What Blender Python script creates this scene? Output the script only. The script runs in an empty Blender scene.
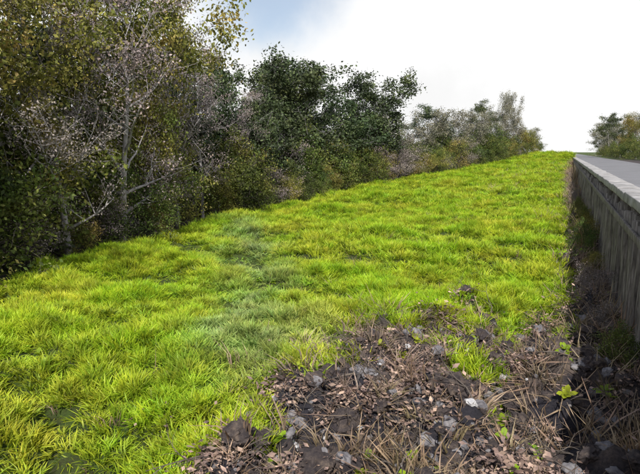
import bpy, math, random
import numpy as np
from mathutils import Vector, noise as mn
random.seed(7); rng=np.random.default_rng(7)
scene=bpy.context.scene
scene.view_settings.view_transform='Standard'; scene.view_settings.look='None'; scene.view_settings.exposure=0
S=lambda a,b,x: (lambda t:t*t*(3-2*t))(np.clip((x-a)/(b-a),0,1))

# ------------------------------------------------------------ helpers
def link(o): scene.collection.objects.link(o); return o
def mesh_np(name,V,F,mat=None,smooth=False,nper=4):
    me=bpy.data.meshes.new(name); V=np.asarray(V,dtype=np.float32); F=np.asarray(F,dtype=np.int32)
    n=len(F); me.vertices.add(len(V)); me.vertices.foreach_set('co',V.ravel())
    me.loops.add(n*nper); me.loops.foreach_set('vertex_index',F.ravel())
    me.polygons.add(n); me.polygons.foreach_set('loop_start',np.arange(0,n*nper,nper,dtype=np.int32))
    me.polygons.foreach_set('loop_total',np.full(n,nper,dtype=np.int32))
    if smooth: me.polygons.foreach_set('use_smooth',np.ones(n,dtype=bool))
    me.update(calc_edges=True)
    if mat: me.materials.append(mat)
    return me
def vnoise(X,Y,s,seed=0.0):
    X=np.asarray(X,float); Y=np.asarray(Y,float); sh=X.shape
    return np.array([mn.noise(Vector((x*s+seed,y*s-seed,seed*1.7))) for x,y in zip(X.ravel(),Y.ravel())]).reshape(sh)
class NT:
    def __init__(s,name):
        s.m=bpy.data.materials.new(name); s.m.use_nodes=True; s.t=s.m.node_tree; s.n=s.t.nodes; s.n.clear()
        s.out=s.n.new('ShaderNodeOutputMaterial')
    def a(s,t,**k):
        n=s.n.new(t)
        for q,v in k.items(): setattr(n,q,v)
        return n
    def l(s,a,b): s.t.links.new(a,b)
    def noise(s,scale,vec=None,detail=4,rough=.6):
        n=s.a('ShaderNodeTexNoise'); n.inputs['Scale'].default_value=scale; n.inputs['Detail'].default_value=detail; n.inputs['Roughness'].default_value=rough
        if vec: s.l(vec,n.inputs['Vector'])
        return n.outputs[0]
    def ramp(s,fac,stops):
        r=s.a('ShaderNodeValToRGB'); e=r.color_ramp.elements
        while len(e)<len(stops): e.new(.5)
        for i,(p,c) in enumerate(stops): e[i].position=p; e[i].color=(*c,1)
        s.l(fac,r.inputs[0]); return r.outputs[0]
    def mix(s,f,a,b,mode='MIX'):
        m=s.a('ShaderNodeMix',data_type='RGBA',blend_type=mode)
        for v,i in ((f,0),(a,6),(b,7)):
            if isinstance(v,(int,float)): m.inputs[i].default_value=v
            elif isinstance(v,tuple): m.inputs[i].default_value=(*v,1)
            else: s.l(v,m.inputs[i])
        return m.outputs[2]
    def geo(s): return s.a('ShaderNodeNewGeometry').outputs['Position']
    def finish(s,col,rough=.85,bump=None,bs=.5,bd=.02,trans=0,spec=.3):
        p=s.a('ShaderNodeBsdfPrincipled'); p.inputs['Roughness'].default_value=rough
        p.inputs['Specular IOR Level'].default_value=spec
        if isinstance(col,tuple): p.inputs['Base Color'].default_value=(*col,1)
        else: s.l(col,p.inputs['Base Color'])
        if bump:
            b=s.a('ShaderNodeBump'); b.inputs['Strength'].default_value=bs; b.inputs['Distance'].default_value=bd
            s.l(bump,b.inputs['Height']); s.l(b.outputs[0],p.inputs['Normal'])
        if trans:
            t=s.a('ShaderNodeBsdfTranslucent')
            if isinstance(col,tuple): t.inputs[0].default_value=(*col,1)
            else: s.l(col,t.inputs[0])
            m=s.a('ShaderNodeMixShader'); m.inputs[0].default_value=trans
            s.l(p.outputs[0],m.inputs[1]); s.l(t.outputs[0],m.inputs[2]); s.l(m.outputs[0],s.out.inputs[0])
        else: s.l(p.outputs[0],s.out.inputs[0])
        return s.m

# ------------------------------------------------------------ terrain functions
EY=[-40,0,10,30,60,95,118,125]; EX=[-13,-14,-15,-18.6,-18.3,-13,-5,-1]
def edge(Y): return np.interp(Y,EY,EX)
def pale_strip(X,Y):  # strip of paler, slightly shorter and thinner grass
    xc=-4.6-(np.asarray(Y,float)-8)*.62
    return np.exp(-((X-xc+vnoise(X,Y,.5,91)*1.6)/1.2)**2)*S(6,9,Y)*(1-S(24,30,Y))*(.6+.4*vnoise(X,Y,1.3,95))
def tuss(X,Y):
    n=vnoise(X*.75,Y*1.15+.25*np.asarray(X),.62,5); n2=vnoise(X,Y*1.3,1.5,8); n3=vnoise(X,Y*1.2,3.2,18)
    return n*.85+.5*n2+.3*n3
def height(X,Y,detail=True):
    X=np.asarray(X,float);Y=np.asarray(Y,float)
    z=np.interp(Y,[-60,-2,1.5,4.5,40,60,80,95,108,118,125,200],[2.2,2.2,1.4,0,0,.45,.95,1.5,2.6,3.6,3.3,2.6])
    if detail:
        near=1-S(130,200,Y)
        z=z+near*(vnoise(X,Y,.16,3)*.35)
        z=z+near*.32*np.clip(tuss(X,Y),-.5,.6)
        b=brown(X,Y)
        z=z+b*(vnoise(X,Y,.8,21)*.6+np.abs(vnoise(X,Y,1.9,27))*.6+vnoise(X,Y,4.1,31)*.22)
    e=edge(Y)
    z=np.where((X<e)&(Y<130),z-np.clip((e-X)*.12,0,1.0),z)
    z=np.where(X>1.72,2.93-np.clip((X-9)*.02,0,.4),z)
    return z
def brown(X,Y):
    s=(Y-14.6)-1.55*(X-.3)
    n=vnoise(X,Y,.55,12)*4.6+vnoise(X,Y,1.7,14)*5.6
    m=1-S(-1.6,1.4,s+n)
    m=np.where(Y<30,m,0)
    m=m*S(-4.9,-3.4,X+vnoise(X,Y,.9,44)*1.8)
    strip=S(0.0,.8,X+vnoise(X,Y,.7,40)*.9)*(1-S(70,115,Y))
    return np.clip(np.maximum(m,strip),0,1)

# ------------------------------------------------------------ materials
g=NT('ground_mat'); P=g.geo()
n1=g.noise(.35,P); n2=g.noise(6,P,6,.7); n3=g.noise(28,P,5,.7); n4=g.noise(.9,P,3,.6)
green=g.ramp(n1,[(.3,(.04,.07,.012)),(.55,(.07,.12,.02)),(.75,(.10,.14,.03))])
green=g.mix(g.ramp(n2,[(.4,(0,0,0)),(.65,(.8,.8,.8))]),green,(.05,.04,.025))
soil=g.ramp(n2,[(.3,(.018,.017,.024)),(.5,(.075,.06,.058)),(.7,(.24,.18,.145))])
soil=g.mix(.5,soil,g.ramp(n3,[(.3,(.018,.018,.025)),(.7,(.28,.215,.18))]))
soil=g.mix(g.ramp(n4,[(.4,(0,0,0)),(.56,(.9,.9,.9))]),soil,g.mix(n3,(.008,.009,.016),(.055,.055,.075)))  # bluish-dark patches: shade among the clods painted into the soil colour
at=g.a('ShaderNodeAttribute',attribute_name='brown')
g_m=g.finish(g.mix(at.outputs['Fac'],green,soil),.95,g.noise(14,P,8,.75),.9,.1)

def leafmat(name,stops,trans=.35,scale=.6,lo=.45,hi=1.65):
    t=NT(name); oi=t.a('ShaderNodeObjectInfo'); ge=t.a('ShaderNodeNewGeometry')
    n=t.noise(scale,ge.outputs['Position'],3)
    c=t.ramp(n,stops)
    hs=t.a('ShaderNodeHueSaturation'); t.l(c,hs.inputs['Color'])
    mr=t.a('ShaderNodeMapRange'); mr.inputs['To Min'].default_value=lo; mr.inputs['To Max'].default_value=hi; t.l(ge.outputs['Random Per Island'],mr.inputs[0]); t.l(mr.outputs[0],hs.inputs['Value'])
    m2=t.a('ShaderNodeMapRange'); m2.inputs['To Min'].default_value=.475; m2.inputs['To Max'].default_value=.525; t.l(oi.outputs['Random'],m2.inputs[0]); t.l(m2.outputs[0],hs.inputs['Hue'])
    return t.finish(hs.outputs[0],.6,trans=trans)
m_olive=leafmat('olive_leaves',[(.3,(.08,.115,.022)),(.5,(.23,.23,.05)),(.7,(.44,.33,.11))],.3)
m_green=leafmat('dark_leaves',[(.3,(.018,.028,.014)),(.55,(.05,.072,.026)),(.75,(.14,.16,.06))],0)
m_rust=leafmat('russet_twigs',[(.3,(.12,.10,.11)),(.55,(.24,.20,.19)),(.75,(.38,.31,.22))],0)
m_bush=leafmat('bush_leaves',[(.3,(.025,.042,.014)),(.5,(.10,.14,.028)),(.7,(.22,.21,.055))],.25)
m_grey=leafmat('grey_scrub',[(.3,(.08,.09,.065)),(.55,(.17,.165,.11)),(.75,(.27,.24,.16))],0)
def barkmat(name,a,b):
    t=NT(name); n=t.noise(5,t.geo(),6); return t.finish(t.ramp(n,[(.3,a),(.7,b)]),.9,t.noise(20,t.geo(),6),.6,.03)
m_bark=barkmat('bark',(.06,.05,.045),(.19,.16,.14)); m_pale=barkmat('pale_bark',(.24,.225,.24),(.48,.45,.455))

def grassmat(name,base,tip,patch,trans=.35):
    t=NT(name); P=t.geo(); at=t.a('ShaderNodeAttribute',attribute_name='tip'); rn=t.a('ShaderNodeAttribute',attribute_name='rnd')
    tr=t.a('ShaderNodeAttribute',attribute_name='pale_strip')
    n=t.noise(.33,P,4,.65)
    n2=t.noise(1.5,P,4,.65)
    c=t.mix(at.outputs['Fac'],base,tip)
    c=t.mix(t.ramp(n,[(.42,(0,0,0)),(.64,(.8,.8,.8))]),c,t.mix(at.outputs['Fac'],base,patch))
    c=t.mix(tr.outputs['Fac'],c,t.mix(at.outputs['Fac'],(.13,.19,.07),(.42,.54,.33)))  # paler grey-green blades along the strip
    hs=t.a('ShaderNodeHueSaturation'); t.l(c,hs.inputs['Color'])
    mr=t.a('ShaderNodeMapRange'); mr.inputs['From Min'].default_value=.36;mr.inputs['From Max'].default_value=.64; mr.inputs['To Min'].default_value=.55; mr.inputs['To Max'].default_value=1.25; t.l(n2,mr.inputs[0]); t.l(mr.outputs[0],hs.inputs['Value'])  # darker noise patches paint shadow streaks between tussocks into the blade colour
    m2=t.a('ShaderNodeMapRange'); m2.inputs['To Min'].default_value=.475; m2.inputs['To Max'].default_value=.52; t.l(rn.outputs['Fac'],m2.inputs[0]); t.l(m2.outputs[0],hs.inputs['Hue'])
    return t.finish(hs.outputs[0],.5,trans=trans)
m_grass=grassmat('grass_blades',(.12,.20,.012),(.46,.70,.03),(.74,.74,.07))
m_dry=grassmat('dry_blades',(.12,.09,.05),(.42,.31,.19),(.31,.235,.215),0)
m_litter=leafmat('litter',[(.3,(.06,.045,.045)),(.5,(.22,.155,.13)),(.7,(.46,.34,.25))],0,3)
t=NT('stone_mat'); m_stone=t.finish(t.ramp(t.noise(9,t.geo(),6),[(.3,(.06,.06,.075)),(.7,(.28,.265,.275))]),.9,t.noise(30,t.geo(),6),.5,.02)
t=NT('pale_stone_mat'); m_stone2=t.finish(t.ramp(t.noise(9,t.geo(),6),[(.3,(.38,.38,.41)),(.7,(.66,.65,.65))]),.8,t.noise(30,t.geo(),6),.5,.02)
t=NT('clod_mat'); P=t.geo(); m_clod=t.finish(t.ramp(t.noise(5,P,8,.75),[(.3,(.02,.018,.026)),(.5,(.08,.065,.065)),(.7,(.24,.185,.15))]),.95,t.noise(18,P,8,.8),.9,.05)
t=NT('asphalt_mat'); P=t.geo(); m_road=t.finish(t.mix(.5,t.ramp(t.noise(.8,P,6),[(.3,(.13,.13,.14)),(.7,(.24,.24,.26))]),t.ramp(t.noise(60,P,2),[(.3,(.09,.09,.095)),(.7,(.26,.26,.28))])),.9,t.noise(80,P,2),.4,.01)
t=NT('concrete_mat'); P=t.geo(); m_conc=t.finish(t.ramp(t.noise(2.2,P,9,.75),[(.32,(.15,.145,.14)),(.5,(.33,.32,.32)),(.68,(.50,.49,.50))]),.9,t.noise(25,P,6),.5,.02)
t=NT('timber_mat'); mp=t.a('ShaderNodeMapping'); mp.inputs['Scale'].default_value=(9,9,.7); t.l(t.geo(),mp.inputs[0]); m_tim=t.finish(t.ramp(t.noise(2,mp.outputs[0],6,.7),[(.32,(.045,.04,.038)),(.5,(.19,.17,.155)),(.68,(.42,.385,.36))]),.9,t.noise(4,mp.outputs[0],8,.75),.8,.03)
t=NT('backing_mat'); m_back=t.finish(t.ramp(t.noise(3,t.geo(),5),[(.3,(.02,.02,.02)),(.7,(.06,.05,.045))]),.95)

# ------------------------------------------------------------ ground
def grow_axis(a,b,step,lo,hi,k=1.22):
    mid=list(np.arange(a,b,step)); up=[];d=step;x=mid[-1]
    while x<hi: d*=k; x+=d; up.append(x)
    dn=[];d=step;x=a
    while x>lo: d*=k; x-=d; dn.append(x)
    return np.array(dn[::-1]+mid+up)
xs=np.unique(np.concatenate([grow_axis(-20,1.6,.1,-1500,1.61,1.2),[1.68,1.72,1.73],np.linspace(1.9,12,8),12*1.35**np.arange(1,17)]))
ys=grow_axis(4,24,.09,-60,2500,1.03)
XX,YY=np.meshgrid(xs,ys)
Z=height(XX,YY)
nx,ny=len(xs),len(ys)
idx=np.arange(nx*ny).reshape(ny,nx)
F=np.stack([idx[:-1,:-1],idx[:-1,1:],idx[1:,1:],idx[1:,:-1]],-1).reshape(-1,4)
me=mesh_np('ground',np.stack([XX,YY,Z],-1).reshape(-1,3),F,g_m,True)
br=brown(XX,YY)
und=((XX<edge(YY))&(YY<130)&(XX>-60))*.8
a=me.attributes.new('brown','FLOAT','POINT'); a.data.foreach_set('value',np.maximum(br,und).astype(np.float32).ravel())
link(bpy.data.objects.new('ground',me))

def box(V,F,x0,x1,y0,y1,z0,z1,jit=0):
    b=len(V)
    for z in (z0,z1):
        for x,y in ((x0,y0),(x1,y0),(x1,y1),(x0,y1)): V.append((x+random.uniform(-jit,jit),y+random.uniform(-jit,jit),z+random.uniform(-jit,jit)))
    F+= [(b,b+3,b+2,b+1),(b+4,b+5,b+6,b+7),(b,b+1,b+5,b+4),(b+1,b+2,b+6,b+5),(b+2,b+3,b+7,b+6),(b+3,b,b+4,b+7)]
def add(name,V,F,mat,parent=None,bev=0):
    o=link(bpy.data.objects.new(name,mesh_np(name,V,F,mat)))
    if bev:
        m=o.modifiers.new('b','BEVEL'); m.width=bev; m.segments=2
    if parent: o.parent=parent
    return o
def strip(name,x0,x1,z,mat,y0=-60,y1=600,n=120):
    V=[];F=[]
    for i in range(n+1):
        y=y0+(y1-y0)*i/n; V+=[(x0,y,z),(x1,y,z)]
        if i: k=2*i; F.append((k-2,k-1,k+1,k))
    return add(name,V,F,mat)
strip('road',1.99,6.2,2.96,m_road)
wall=link(bpy.data.objects.new('retaining_wall',None))
V=[];F=[]; y=2.0
while y<125:
    w=random.uniform(.13,.30); top=2.76+random.uniform(-.28,.02); dx=random.uniform(-.07,.05)
    b=len(V); k=8; x=1.52+dx; lx=random.uniform(-.05,.05); ly=random.uniform(-.06,.06)
    for j in range(5):
        zz=-.6+(top+.6)*j/4; rr=w/2*(1.05-.03*j)*random.uniform(.9,1.08); ox=random.uniform(-.02,.02)+lx*j/4; oy=random.uniform(-.02,.02)+ly*j/4
        for q in range(k):
            an=2*math.pi*q/k; V.append((x+ox+rr*math.cos(an),y+oy+rr*math.sin(an)*1.1,zz))
    for j in range(4):
        for q in range(k): F.append((b+j*k+q,b+j*k+(q+1)%k,b+(j+1)*k+(q+1)%k,b+(j+1)*k+q))
    V.append((x+lx,y+ly,top+.01)); tv=len(V)-1
    for q in range(0,k,2): F.append((b+4*k+q,b+4*k+(q+1)%k,b+4*k+(q+2)%k,tv))
    y+=w+random.choice([.03,.08,.16,.32]) 
add('timber_posts',V,F,m_tim,wall)
V=[];F=[];y=0
while y<125:
    l=random.uniform(2.6,3.4); box(V,F,1.30,1.36,y,y+l-.03,2.3,2.46,.012); y+=l
add('rails',V,F,m_tim,wall,.01)
V=[];F=[]; box(V,F,1.66,1.71,-30,400,-.6,2.8); add('backing',V,F,m_back,wall)
V=[];F=[];y=-20
while y<400:
    l=random.uniform(1.7,2.0); box(V,F,1.38,1.96,y,y+l-.015,2.82,3.03,.015); y+=l
add('coping',V,F,m_conc,wall,.02)

# ------------------------------------------------------------ prototypes & scatter
def blades(name,n,rad,h,w,lean,mat):
    V=[];F=[];T=[]
    for i in range(n):
        r=rad*math.sqrt(random.random()); a=random.uniform(0,6.28); px,py=r*math.cos(a),r*math.sin(a)
        hh=h*random.uniform(.5,1.15); L=lean*random.uniform(.3,1.4)*hh; la=a+random.uniform(-1,1)
        ta=random.uniform(0,6.28); ww=w*random.uniform(.6,1.3)
        b=len(V)
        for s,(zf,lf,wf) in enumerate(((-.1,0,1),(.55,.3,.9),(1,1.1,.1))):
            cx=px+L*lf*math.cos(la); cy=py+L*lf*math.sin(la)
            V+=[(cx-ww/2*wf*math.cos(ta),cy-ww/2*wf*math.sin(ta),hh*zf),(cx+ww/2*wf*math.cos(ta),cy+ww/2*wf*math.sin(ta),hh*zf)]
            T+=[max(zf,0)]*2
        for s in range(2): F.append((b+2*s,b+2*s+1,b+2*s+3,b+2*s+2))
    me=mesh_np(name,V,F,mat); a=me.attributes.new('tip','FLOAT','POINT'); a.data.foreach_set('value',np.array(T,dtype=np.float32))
    return me
def leafquads(C,size,asp=.6,r=rng):
    n=len(C); u=r.normal(size=(n,3)); u/=np.linalg.norm(u,axis=1)[:,None]
    v=r.normal(size=(n,3)); v-=u*(u*v).sum(1)[:,None]; v/=np.linalg.norm(v,axis=1)[:,None]
    s=(size*r.uniform(.6,1.4,n))[:,None]
    V=np.stack([C-u*s,C+v*s*asp,C+u*s,C-v*s*asp],1).reshape(-1,3)
    return V,np.arange(4*n).reshape(-1,4)
def weed(name,mat,n=9,size=.14):
    V=[];F=[];T=[]
    for i in range(n):
        a=random.uniform(0,6.28); L=size*random.uniform(.6,1.4); el=random.uniform(.2,1.2); b=len(V)
        for f,w in ((0,.02),(.35,.2),(.7,.2),(1,.02)):
            rr=L*f*math.cos(el); zz=L*(f*math.sin(el)-.35*f*f)
            cx,cy=rr*math.cos(a),rr*math.sin(a); ww=L*w
            V+=[(cx-ww*math.sin(a),cy+ww*math.cos(a),zz+.02),(cx+ww*math.sin(a),cy-ww*math.cos(a),zz+.02)]; T+=[.2+.35*f]*2
        for s in range(3): F.append((b+2*s,b+2*s+1,b+2*s+3,b+2*s+2))
    me=mesh_np(name,V,F,mat); a=me.attributes.new('tip','FLOAT','POINT'); a.data.foreach_set('value',np.array(T,dtype=np.float32)); return me
def rock(name,mat,rough=.1):
    import bmesh
    bm=bmesh.new(); bmesh.ops.create_icosphere(bm,subdivisions=3,radius=1); sd=random.uniform(0,99)
    for v in bm.verts:
        d=v.co.normalized(); q=Vector((round(d.x*1.6)/1.6,round(d.y*1.6)/1.6,round(d.z*1.6)/1.6))
        v.co=(d*.7+q*.3)*(1+.35*mn.noise(d*1.3+Vector((sd,0,0)))+rough*mn.noise(d*4+Vector((sd,0,0))))
        v.co.z*=.65
    me=bpy.data.meshes.new(name); bm.to_mesh(me); bm.free(); me.materials.append(mat); return me
def scatter(name,protos,pts,scl,tilt=.15,pale_vals=None,weights=None,real=True):
    col=bpy.data.collections.new(name+'_parts')
    for i,m in enumerate(protos): col.objects.link(bpy.data.objects.new(f'{name}_part_{i}',m))
    n=len(pts); me=bpy.data.meshes.new(name); me.vertices.add(n); me.vertices.foreach_set('co',np.asarray(pts,dtype=np.float32).ravel())
    A=me.attributes.new('scl','FLOAT_VECTOR','POINT'); A.data.foreach_set('vector',np.asarray(scl,dtype=np.float32).ravel())
    R=np.stack([rng.normal(0,tilt,n),rng.normal(0,tilt,n),rng.uniform(0,6.28,n)],1).astype(np.float32)
    A=me.attributes.new('rot','FLOAT_VECTOR','POINT'); A.data.foreach_set('vector',R.ravel())
    A=me.attributes.new('idx','INT','POINT'); A.data.foreach_set('value',rng.choice(len(protos),n,p=weights).astype(np.int32))
    A=me.attributes.new('pale_strip','FLOAT','POINT'); A.data.foreach_set('value',(np.zeros(n) if pale_vals is None else pale_vals).astype(np.float32))
    A=me.attributes.new('rnd','FLOAT','POINT'); A.data.foreach_set('value',rng.random(n).astype(np.float32))
    o=link(bpy.data.objects.new(name,me))
    ng=bpy.data.node_groups.new(name,'GeometryNodeTree')
    ng.interface.new_socket('Geometry',in_out='INPUT',socket_type='NodeSocketGeometry'); ng.interface.new_socket('Geometry',in_out='OUTPUT',socket_type='NodeSocketGeometry')
    N=ng.nodes; gi=N.new('NodeGroupInput'); go=N.new('NodeGroupOutput'); ip=N.new('GeometryNodeInstanceOnPoints'); ci=N.new('GeometryNodeCollectionInfo')
    ci.inputs[0].default_value=col; ci.inputs['Separate Children'].default_value=True; ci.inputs['Reset Children'].default_value=True
    ip.inputs['Pick Instance'].default_value=True
    def at(nm,ty):
        q=N.new('GeometryNodeInputNamedAttribute'); q.data_type=ty; q.inputs[0].default_value=nm; return [s for s in q.outputs if s.enabled][0]
    L=ng.links.new
    L(gi.outputs[0],ip.inputs['Points']); L(ci.outputs[0],ip.inputs['Instance']); L(at('idx','INT'),ip.inputs['Instance Index'])
    L(at('rot','FLOAT_VECTOR'),ip.inputs['Rotation']); L(at('scl','FLOAT_VECTOR'),ip.inputs['Scale'])
    if real:
        rz=N.new('GeometryNodeRealizeInstances'); L(ip.outputs[0],rz.inputs[0]); L(rz.outputs[0],go.inputs[0])
    else: L(ip.outputs[0],go.inputs[0])
    o.modifiers.new('scatter','NODES').node_group=ng
    return o
def pts_in(n,x0,x1,y0,y1):
    return rng.uniform(x0,x1,n),rng.uniform(y0,y1,n)
# grass
PX=[];PY=[];SC=[]
for n,x0,x1,y0,y1,s in ((18000,-17,1.3,4,18,1.05),(13000,-21,1.3,18,40,1.45),(8500,-21,1.4,40,75,2.2),(6000,-20,1.5,75,122,3.0)):
    X,Y=pts_in(n,x0,x1,y0,y1); k=(X>edge(Y)-.6)&(X<1.3); PX.append(X[k]);PY.append(Y[k]);SC.append(np.full(k.sum(),s))
X=np.concatenate(PX);Y=np.concatenate(PY);SC=np.concatenate(SC)
k=(X>-.95*Y-6); X,Y,SC=X[k],Y[k],SC[k]
b=brown(X,Y); tn=tuss(X,Y); pale=np.clip(pale_strip(X,Y),0,1)
keep=(rng.random(len(X))>b*1.0)&(rng.random(len(X))>.85*S(.05,.42,-tn))&(rng.random(len(X))>pale*.2)
X,Y,SC,tn,pale=X[keep],Y[keep],SC[keep],tn[keep],pale[keep]
t2=vnoise(X,Y,.4,77)
hs=SC**.6*(.70+1.0*np.clip(tn,-.5,.7)+.35*t2)*rng.uniform(.75,1.25,len(X))*(1-.3*pale); hs=np.clip(hs,.25,None)
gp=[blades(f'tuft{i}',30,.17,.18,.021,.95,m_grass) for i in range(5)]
scatter('meadow_grass',gp,np.stack([X,Y,height(X,Y)-.01],1),np.stack([SC*1.05,SC*1.05,hs],1),.25,pale*.8)
print('grass',len(X))
# dry grass / litter / stones
X,Y=pts_in(11000,-8,1.3,4,100); b=brown(X,Y); k=(rng.random(len(X))<b*.75+.02); X,Y=X[k],Y[k]
s=rng.uniform(.7,1.6,len(X))*(1+.01*Y); hh=s*rng.uniform(.5,1.2,len(X))*(1+2.2*S(.6,1.2,X)*rng.random(len(X)))
gd=[blades(f'dry{i}',22,.16,.2,.015,1.3,m_dry) for i in range(4)]
scatter('dry_grass',gd,np.stack([X,Y,height(X,Y)-.01],1),np.stack([s,s,hh],1),.35)
X,Y=pts_in(50000,-6.5,1.35,4.5,26); b=brown(X,Y); cl=vnoise(X,Y,1.0,61); k=(rng.random(len(X))<b*1.6*np.clip(cl+.06,0,1)); X,Y=X[k],Y[k]
lit=[]
for i in range(4):
    C=rng.normal(0,1,(14,3))*np.array([.12,.12,.012]); Vq,Fq=leafquads(C,.035,.55); Vq[:,2]*=.5; lit.append(mesh_np(f'lit{i}',Vq,Fq,m_litter))
s=rng.uniform(.7,1.6,len(X)); scatter('leaf_litter',lit,np.stack([X,Y,height(X,Y)+.02],1),np.stack([s]*3,1),.3)
X,Y=pts_in(7000,-6.5,1.35,4.5,24); b=brown(X,Y); k=rng.random(len(X))<b*.4; X,Y=X[k],Y[k]
s=.03+.10*rng.random(len(X))**3; scatter('rubble_stones',[rock(f'rk{i}',m_stone) for i in range(5)]+[rock('rkp',m_stone2)],np.stack([X,Y,height(X,Y)+s*.2],1),np.stack([s]*3,1),.5,None,[.185]*5+[.075],False)
X,Y=pts_in(3200,-6.5,1.3,4.5,24); b=brown(X,Y); k=rng.random(len(X))<b*.55; X,Y=X[k],Y[k]
s=.05+.15*rng.random(len(X))**2; scatter('soil_clods',[rock(f'cl{i}',m_clod,.5) for i in range(5)],np.stack([X,Y,height(X,Y)+s*.1],1),np.stack([s]*3,1),.5,None,None,False)
X,Y=pts_in(5200,-15,1.3,4.5,24); b=brown(X,Y); k=(rng.random(len(X))<.12+.5*((b>.1)&(b<.97))); X,Y=X[k],Y[k]
s=rng.uniform(.5,1.2,len(X)); scatter('broadleaf_weeds',[weed(f'wd{i}',m_grass,13,.14) for i in range(4)],np.stack([X,Y,height(X,Y)+.01],1),np.stack([s]*3,1),.2)
def twig(name):
    V=[];F=[]
    def tube(p,d,l,r,dep):
        pts=[p];
        for j in range(4):
            d=(d+Vector([random.gauss(0,.22) for _ in range(3)])).normalized(); pts.append(pts[-1]+d*l/4)
        for j in range(4):
            b=len(V); a1=pts[j];a2=pts[j+1]; dd=(a2-a1).normalized(); u=dd.orthogonal().normalized(); w=dd.cross(u)
            for c,rr in ((a1,r*(1-.2*j)),(a2,r*(.8-.2*j)+.001)):
                for q in range(4): V.append(tuple(c+u*rr*math.cos(q*1.57)+w*rr*math.sin(q*1.57)))
            for q in range(4): F.append((b+q,b+(q+1)%4,b+4+(q+1)%4,b+4+q))
        if dep:
            for j in (1,2,3): tube(pts[j],(d+Vector([random.gauss(0,.7) for _ in range(3)])).normalized(),l*.5,r*.5,dep-1)
    tube(Vector((0,0,.02)),Vector((1,0,.25)).normalized(),.8,.012,2)
    return mesh_np(name,V,F,m_bark)
X,Y=pts_in(1400,-6,1.3,4.5,22); b=brown(X,Y); k=rng.random(len(X))<b*.5; X,Y=X[k],Y[k]
s=rng.uniform(.4,1.3,len(X)); scatter('fallen_twigs',[twig(f'tw{i}') for i in range(4)],np.stack([X,Y,height(X,Y)+.03],1),np.stack([s]*3,1),.3)

# ------------------------------------------------------------ trees
def make_tree(name,seed,H,leaf,bark,nleaf=16000,lsize=.09,spread=1.0,low=.15,dens=1.0,upb=.25,sig=.35):
    R=random.Random(seed); r2=np.random.default_rng(seed)
    segs=[];tips=[]
    def br(p,d,l,r,dep):
        n=5 if dep<2 else 3; q=p.copy()
        for j in range(n):
            d=(d+Vector((R.gauss(0,.16),R.gauss(0,.16),R.gauss(0,.12)+upb*.25))).normalized()
            q2=q+d*l/n; ra=r*(1-j/n*.75); rb=r*(1-(j+1)/n*.75)
            segs.append((q.copy(),q2.copy(),max(ra,.008),max(rb,.006)))
            if dep>=2: tips.append(q2.copy())
            q=q2
            if dep<4 and j>=(1 if dep else 0):
                for _ in range(1 if R.random()<.75 else 2):
                    side=Vector((R.gauss(0,1),R.gauss(0,1),R.gauss(0.15,.5))).normalized()
                    if dep<3 or R.random()<.4: br(q,(d*.55+side).normalized(),l*R.uniform(.42,.62),rb*.6,dep+1)
    q=Vector((0,0,-.4)); d=Vector((R.gauss(0,.06),R.gauss(0,.06),1)).normalized(); n=10; r0=H*.022
    for j in range(n):
        d=(d+Vector((R.gauss(0,.07),R.gauss(0,.07),.1))).normalized(); q2=q+d*(H*.88/n)
        segs.append((q.copy(),q2.copy(),r0*(1-j/n*.85),r0*(1-(j+1)/n*.85)))
        q=q2; f=(j+1)/n
        if f>low:
            for _ in range(2 if R.random()<.6 else 1):
                a=R.uniform(0,6.28); side=Vector((math.cos(a),math.sin(a),R.uniform(.05,.5+f))).normalized()
                ln=H*spread*R.uniform(.22,.36)*math.sin(min(1,.35+.75*(1-f)+.2)*1.5)
                br(q,side,ln,r0*(1-f*.8)*.5,1)
    segv=[];F=[]
    k=4
    for i,(a,b,ra,rb) in enumerate(segs):
        dd=(b-a).normalized(); u=dd.orthogonal().normalized(); w=dd.cross(u); base=len(segv)
        for c,rr in ((a,ra),(b,rb)):
            for s in range(k): an=6.2832*s/k; segv.append(tuple(c+u*rr*math.cos(an)+w*rr*math.sin(an)))
        for s in range(k): F.append((base+s,base+(s+1)%k,base+k+(s+1)%k,base+k+s))
    T=np.array([tuple(t) for t in tips]); wts=r2.random(len(T))**1.5
    ph=np.array([mn.noise(Vector(t)*(.9)+Vector((seed,0,0))) for t in T]); wts*=(ph>-.14*dens); wts/=wts.sum()
    C=T[r2.choice(len(T),nleaf,p=wts)]+r2.normal(0,sig,(nleaf,3))*np.array([1,1,.7])
    C=C[C[:,2]>.1]
    LV,LF=leafquads(C,lsize,.55,r=r2)
    nb=len(segv); V=np.concatenate([np.array(segv),LV]); FF=np.concatenate([np.array(F),LF+nb])
    me=mesh_np(name,V,FF,None); me.materials.append(bark); me.materials.append(leaf)
    mi=np.zeros(len(FF),dtype=np.int32); mi[len(F):]=1; me.polygons.foreach_set('material_index',mi)
    return me
T={
 'olive':[make_tree('olv1',11,10,m_olive,m_bark,24000,.075,1.1,.1),make_tree('olv2',12,10,m_olive,m_pale,20000,.075,1.1,.12)],
 'rust':[make_tree('rst1',21,10,m_rust,m_pale,10000,.055,1.15,.12,sig=.25),make_tree('rst2',22,10,m_rust,m_pale,8000,.055,1.1,.1,sig=.25)],
 'dark':[make_tree('drk1',31,10,m_green,m_pale,16000,.11,1.35,.2,.7,sig=.32),make_tree('drk2',32,10,m_green,m_pale,16000,.11,1.25,.15,.7,sig=.32)],
 'grey':[make_tree('gry1',41,10,m_grey,m_pale,10000,.10,1.1,.08,sig=.4)],
 'bush':[make_tree('bsh1',51,4,m_bush,m_bark,8000,.075,1.9,.02,2,.1,.28),make_tree('bsh2',52,4,m_olive,m_bark,7000,.075,1.8,.02,2,.1,.28),make_tree('bsh3',53,4,m_rust,m_bark,5000,.06,1.9,.02,2,.1,.28)]}
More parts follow.
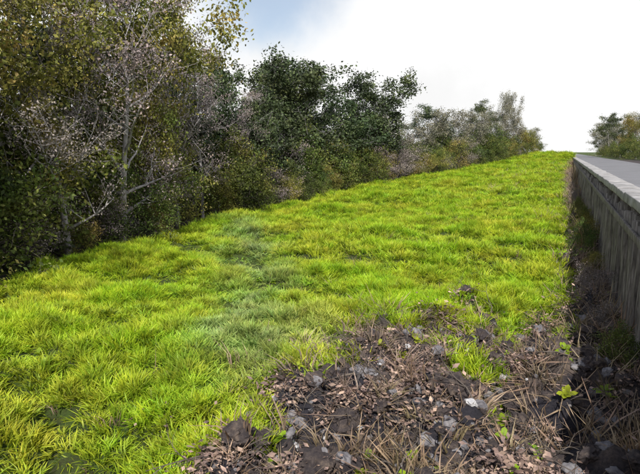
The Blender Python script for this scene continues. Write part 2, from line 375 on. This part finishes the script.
NM={'olive':'broadleaf_tree','rust':'bare_tree','dark':'evergreen_tree','grey':'scrub_tree','bush':'hedgerow_bush'}
def put(kind,x,y,h,w=1.0,v=None,z=None):
    ms=T[kind]; me=ms[v if v is not None else random.randrange(len(ms))]; ref=4 if kind=='bush' else 10
    s=h/ref; o=link(bpy.data.objects.new(NM[kind],me)); o.location=(x,y,float(height(np.array([x]),np.array([y]),False)[0]) if z is None else z)
    o.rotation_euler=(0,0,random.uniform(0,6.28)); o.scale=(s*w,s*w,s); return o
for k,x,y,h,w in (('olive',-17.5,9,11,1),('olive',-19,13,12.5,.95),('rust',-17.6,15.5,8.6,.9),('rust',-18.2,19,11,.9),('olive',-19.8,23,11.6,.75),
    ('olive',-20.5,20,14,.85),('rust',-20.6,26,11,.75),('rust',-20.6,28.5,9.6,.8),('dark',-23,31.5,10.2,.8),('rust',-22,33,7.5,.9),
    ('olive',-23,9,14,1.1),('dark',-24,15,14,1),('dark',-26.5,23,12.6,.9),('dark',-28,31,11,1),('dark',-29,38,10.5,1),('olive',-16.5,4.5,11,1),
    ('dark',-22.5,37,9.8,1),('dark',-22.5,43,10.4,1.15),('dark',-23,49,11,1.15),('dark',-23.5,55,11.4,1.2),('dark',-22,62,11,1.1),('dark',-23,68,9.3,1),
    ('dark',-29,48,9,1.2),('grey',-21,75,8.6,1.1),('grey',-19.5,82,9.2,1.1),('dark',-20,88,8.8,1),('grey',-17,92,9.3,1),('grey',-15,98,9,1),('dark',-14,104,9.6,.7),
    ('grey',-11,112,8,1),('grey',-12.5,118,12.6,.5),('grey',-9.8,121,12.2,.5),('grey',-6.5,124,6,.9),('grey',-28,60,9.5,1.2)):
    put(k,x,y,h,w)
for y in range(16,70,5): put('bush',-26.5+random.uniform(-1,1),y,random.uniform(5,6.2),.9,0)
y=5
while y<122:
    e=float(edge(y)); gap=25<y<28.5
    if not gap: put('bush',e-1.4+random.uniform(-.7,.5),y,random.uniform(1.3,3.4)*(1.0 if y<40 else 1.2),1,random.choice([0,0,1,1,2]))
    if random.random()<.7 or gap: put('bush',e-(3.4 if not gap else 5)+random.uniform(-.8,.8),y+.8,random.uniform(3,5),1,0 if gap or random.random()<.6 else None)
    y+=random.uniform(1.4,2.4)*(1 if y<50 else 1.6)
for k,x,y,h in (('dark',12.5,88,6),('olive',9.8,96,6.2),('grey',12,104,7),('dark',9.5,118,7),('grey',9,140,7.5),('grey',9.5,160,8),('dark',10,185,8),('dark',16,92,7)):
    put(k,x,y,h,1.15,None,2.8)
for i in range(20): put('bush',random.uniform(8.2,9.6),48+i*6,random.uniform(1.6,2.8),1,0,2.85)
y=10.5
while y<70:
    put('bush',random.uniform(.75,1.15),y,random.uniform(.5,1.15),.75,random.choice([2,2,1,2,0])); y+=random.uniform(1.0,3.2)

# ------------------------------------------------------------ light & world
el=math.radians(43); hx,hy=.36,-.93; hn=math.hypot(hx,hy); hx/=hn;hy/=hn
d=Vector((hx*math.cos(el),hy*math.cos(el),math.sin(el)))
sl=bpy.data.lights.new('sun','SUN'); sl.energy=5; sl.angle=math.radians(.5); sl.color=(1,.95,.86)
so=link(bpy.data.objects.new('sun',sl)); so.rotation_euler=d.to_track_quat('Z','Y').to_euler(); so.location=(0,0,50)
w=bpy.data.worlds.new('World'); scene.world=w; w.use_nodes=True; t=w.node_tree; N=t.nodes; N.clear(); L=t.links.new
out=N.new('ShaderNodeOutputWorld'); sky=N.new('ShaderNodeTexSky'); sky.sky_type='NISHITA'; sky.sun_disc=False; sky.sun_elevation=el; sky.sun_rotation=math.atan2(hx,hy)
b1=N.new('ShaderNodeBackground'); b1.inputs[1].default_value=.13; L(sky.outputs[0],b1.inputs[0])
b2=N.new('ShaderNodeBackground'); b2.inputs[0].default_value=(1,1,1,1)
tc=N.new('ShaderNodeTexCoord'); n=N.new('ShaderNodeTexNoise'); n.inputs['Scale'].default_value=3.2; n.inputs['Detail'].default_value=7; n.inputs['Roughness'].default_value=.55
L(tc.outputs['Generated'],n.inputs['Vector'])
def M(op,a,b=None):
    m=N.new('ShaderNodeMath'); m.operation=op
    for v,i in ((a,0),(b,1)):
        if v is None: continue
        if isinstance(v,(int,float)): m.inputs[i].default_value=v
        else: L(v,m.inputs[i])
    return m.outputs[0]
def MR(v,a,b,c,dd):
    m=N.new('ShaderNodeMapRange'); m.interpolation_type='SMOOTHSTEP'; L(v,m.inputs[0])
    for i,q in enumerate((a,b,c,dd)): m.inputs[i+1].default_value=q
    return m.outputs[0]
sub=N.new('ShaderNodeVectorMath'); sub.operation='SUBTRACT'; L(tc.outputs['Generated'],sub.inputs[0]); sub.inputs[1].default_value=(-.465,.845,.255)
mul=N.new('ShaderNodeVectorMath'); mul.operation='MULTIPLY'; L(sub.outputs[0],mul.inputs[0]); mul.inputs[1].default_value=(1,1,1.5)
ln=N.new('ShaderNodeVectorMath'); ln.operation='LENGTH'; L(mul.outputs[0],ln.inputs[0])
dist=M('ADD',ln.outputs['Value'],M('MULTIPLY',M('SUBTRACT',n.outputs[0],.5),.35))
gap=MR(dist,.06,.19,.72,0)
sep=N.new('ShaderNodeSeparateXYZ'); L(tc.outputs['Generated'],sep.inputs[0])
high=M('MULTIPLY',MR(sep.outputs[2],.34,.6,0,1),MR(n.outputs[0],.36,.52,0,.97))
blue=M('MAXIMUM',gap,high)
n2=N.new('ShaderNodeTexNoise'); n2.inputs['Scale'].default_value=5; n2.inputs['Detail'].default_value=6; L(tc.outputs['Generated'],n2.inputs['Vector'])
L(MR(n2.outputs[0],.3,.6,.95,1.08),b2.inputs[1])
mx=N.new('ShaderNodeMixShader'); L(blue,mx.inputs[0]); L(b2.outputs[0],mx.inputs[1]); L(b1.outputs[0],mx.inputs[2]); L(mx.outputs[0],out.inputs[0])

# ------------------------------------------------------------ camera
c=bpy.data.cameras.new('camera'); c.sensor_width=36; c.lens=30.94; c.clip_end=6000; c.clip_start=.05
co=link(bpy.data.objects.new('camera',c)); co.location=(0,0,4); co.rotation_euler=(math.radians(90-8.79),0,math.radians(23.76)); scene.camera=co
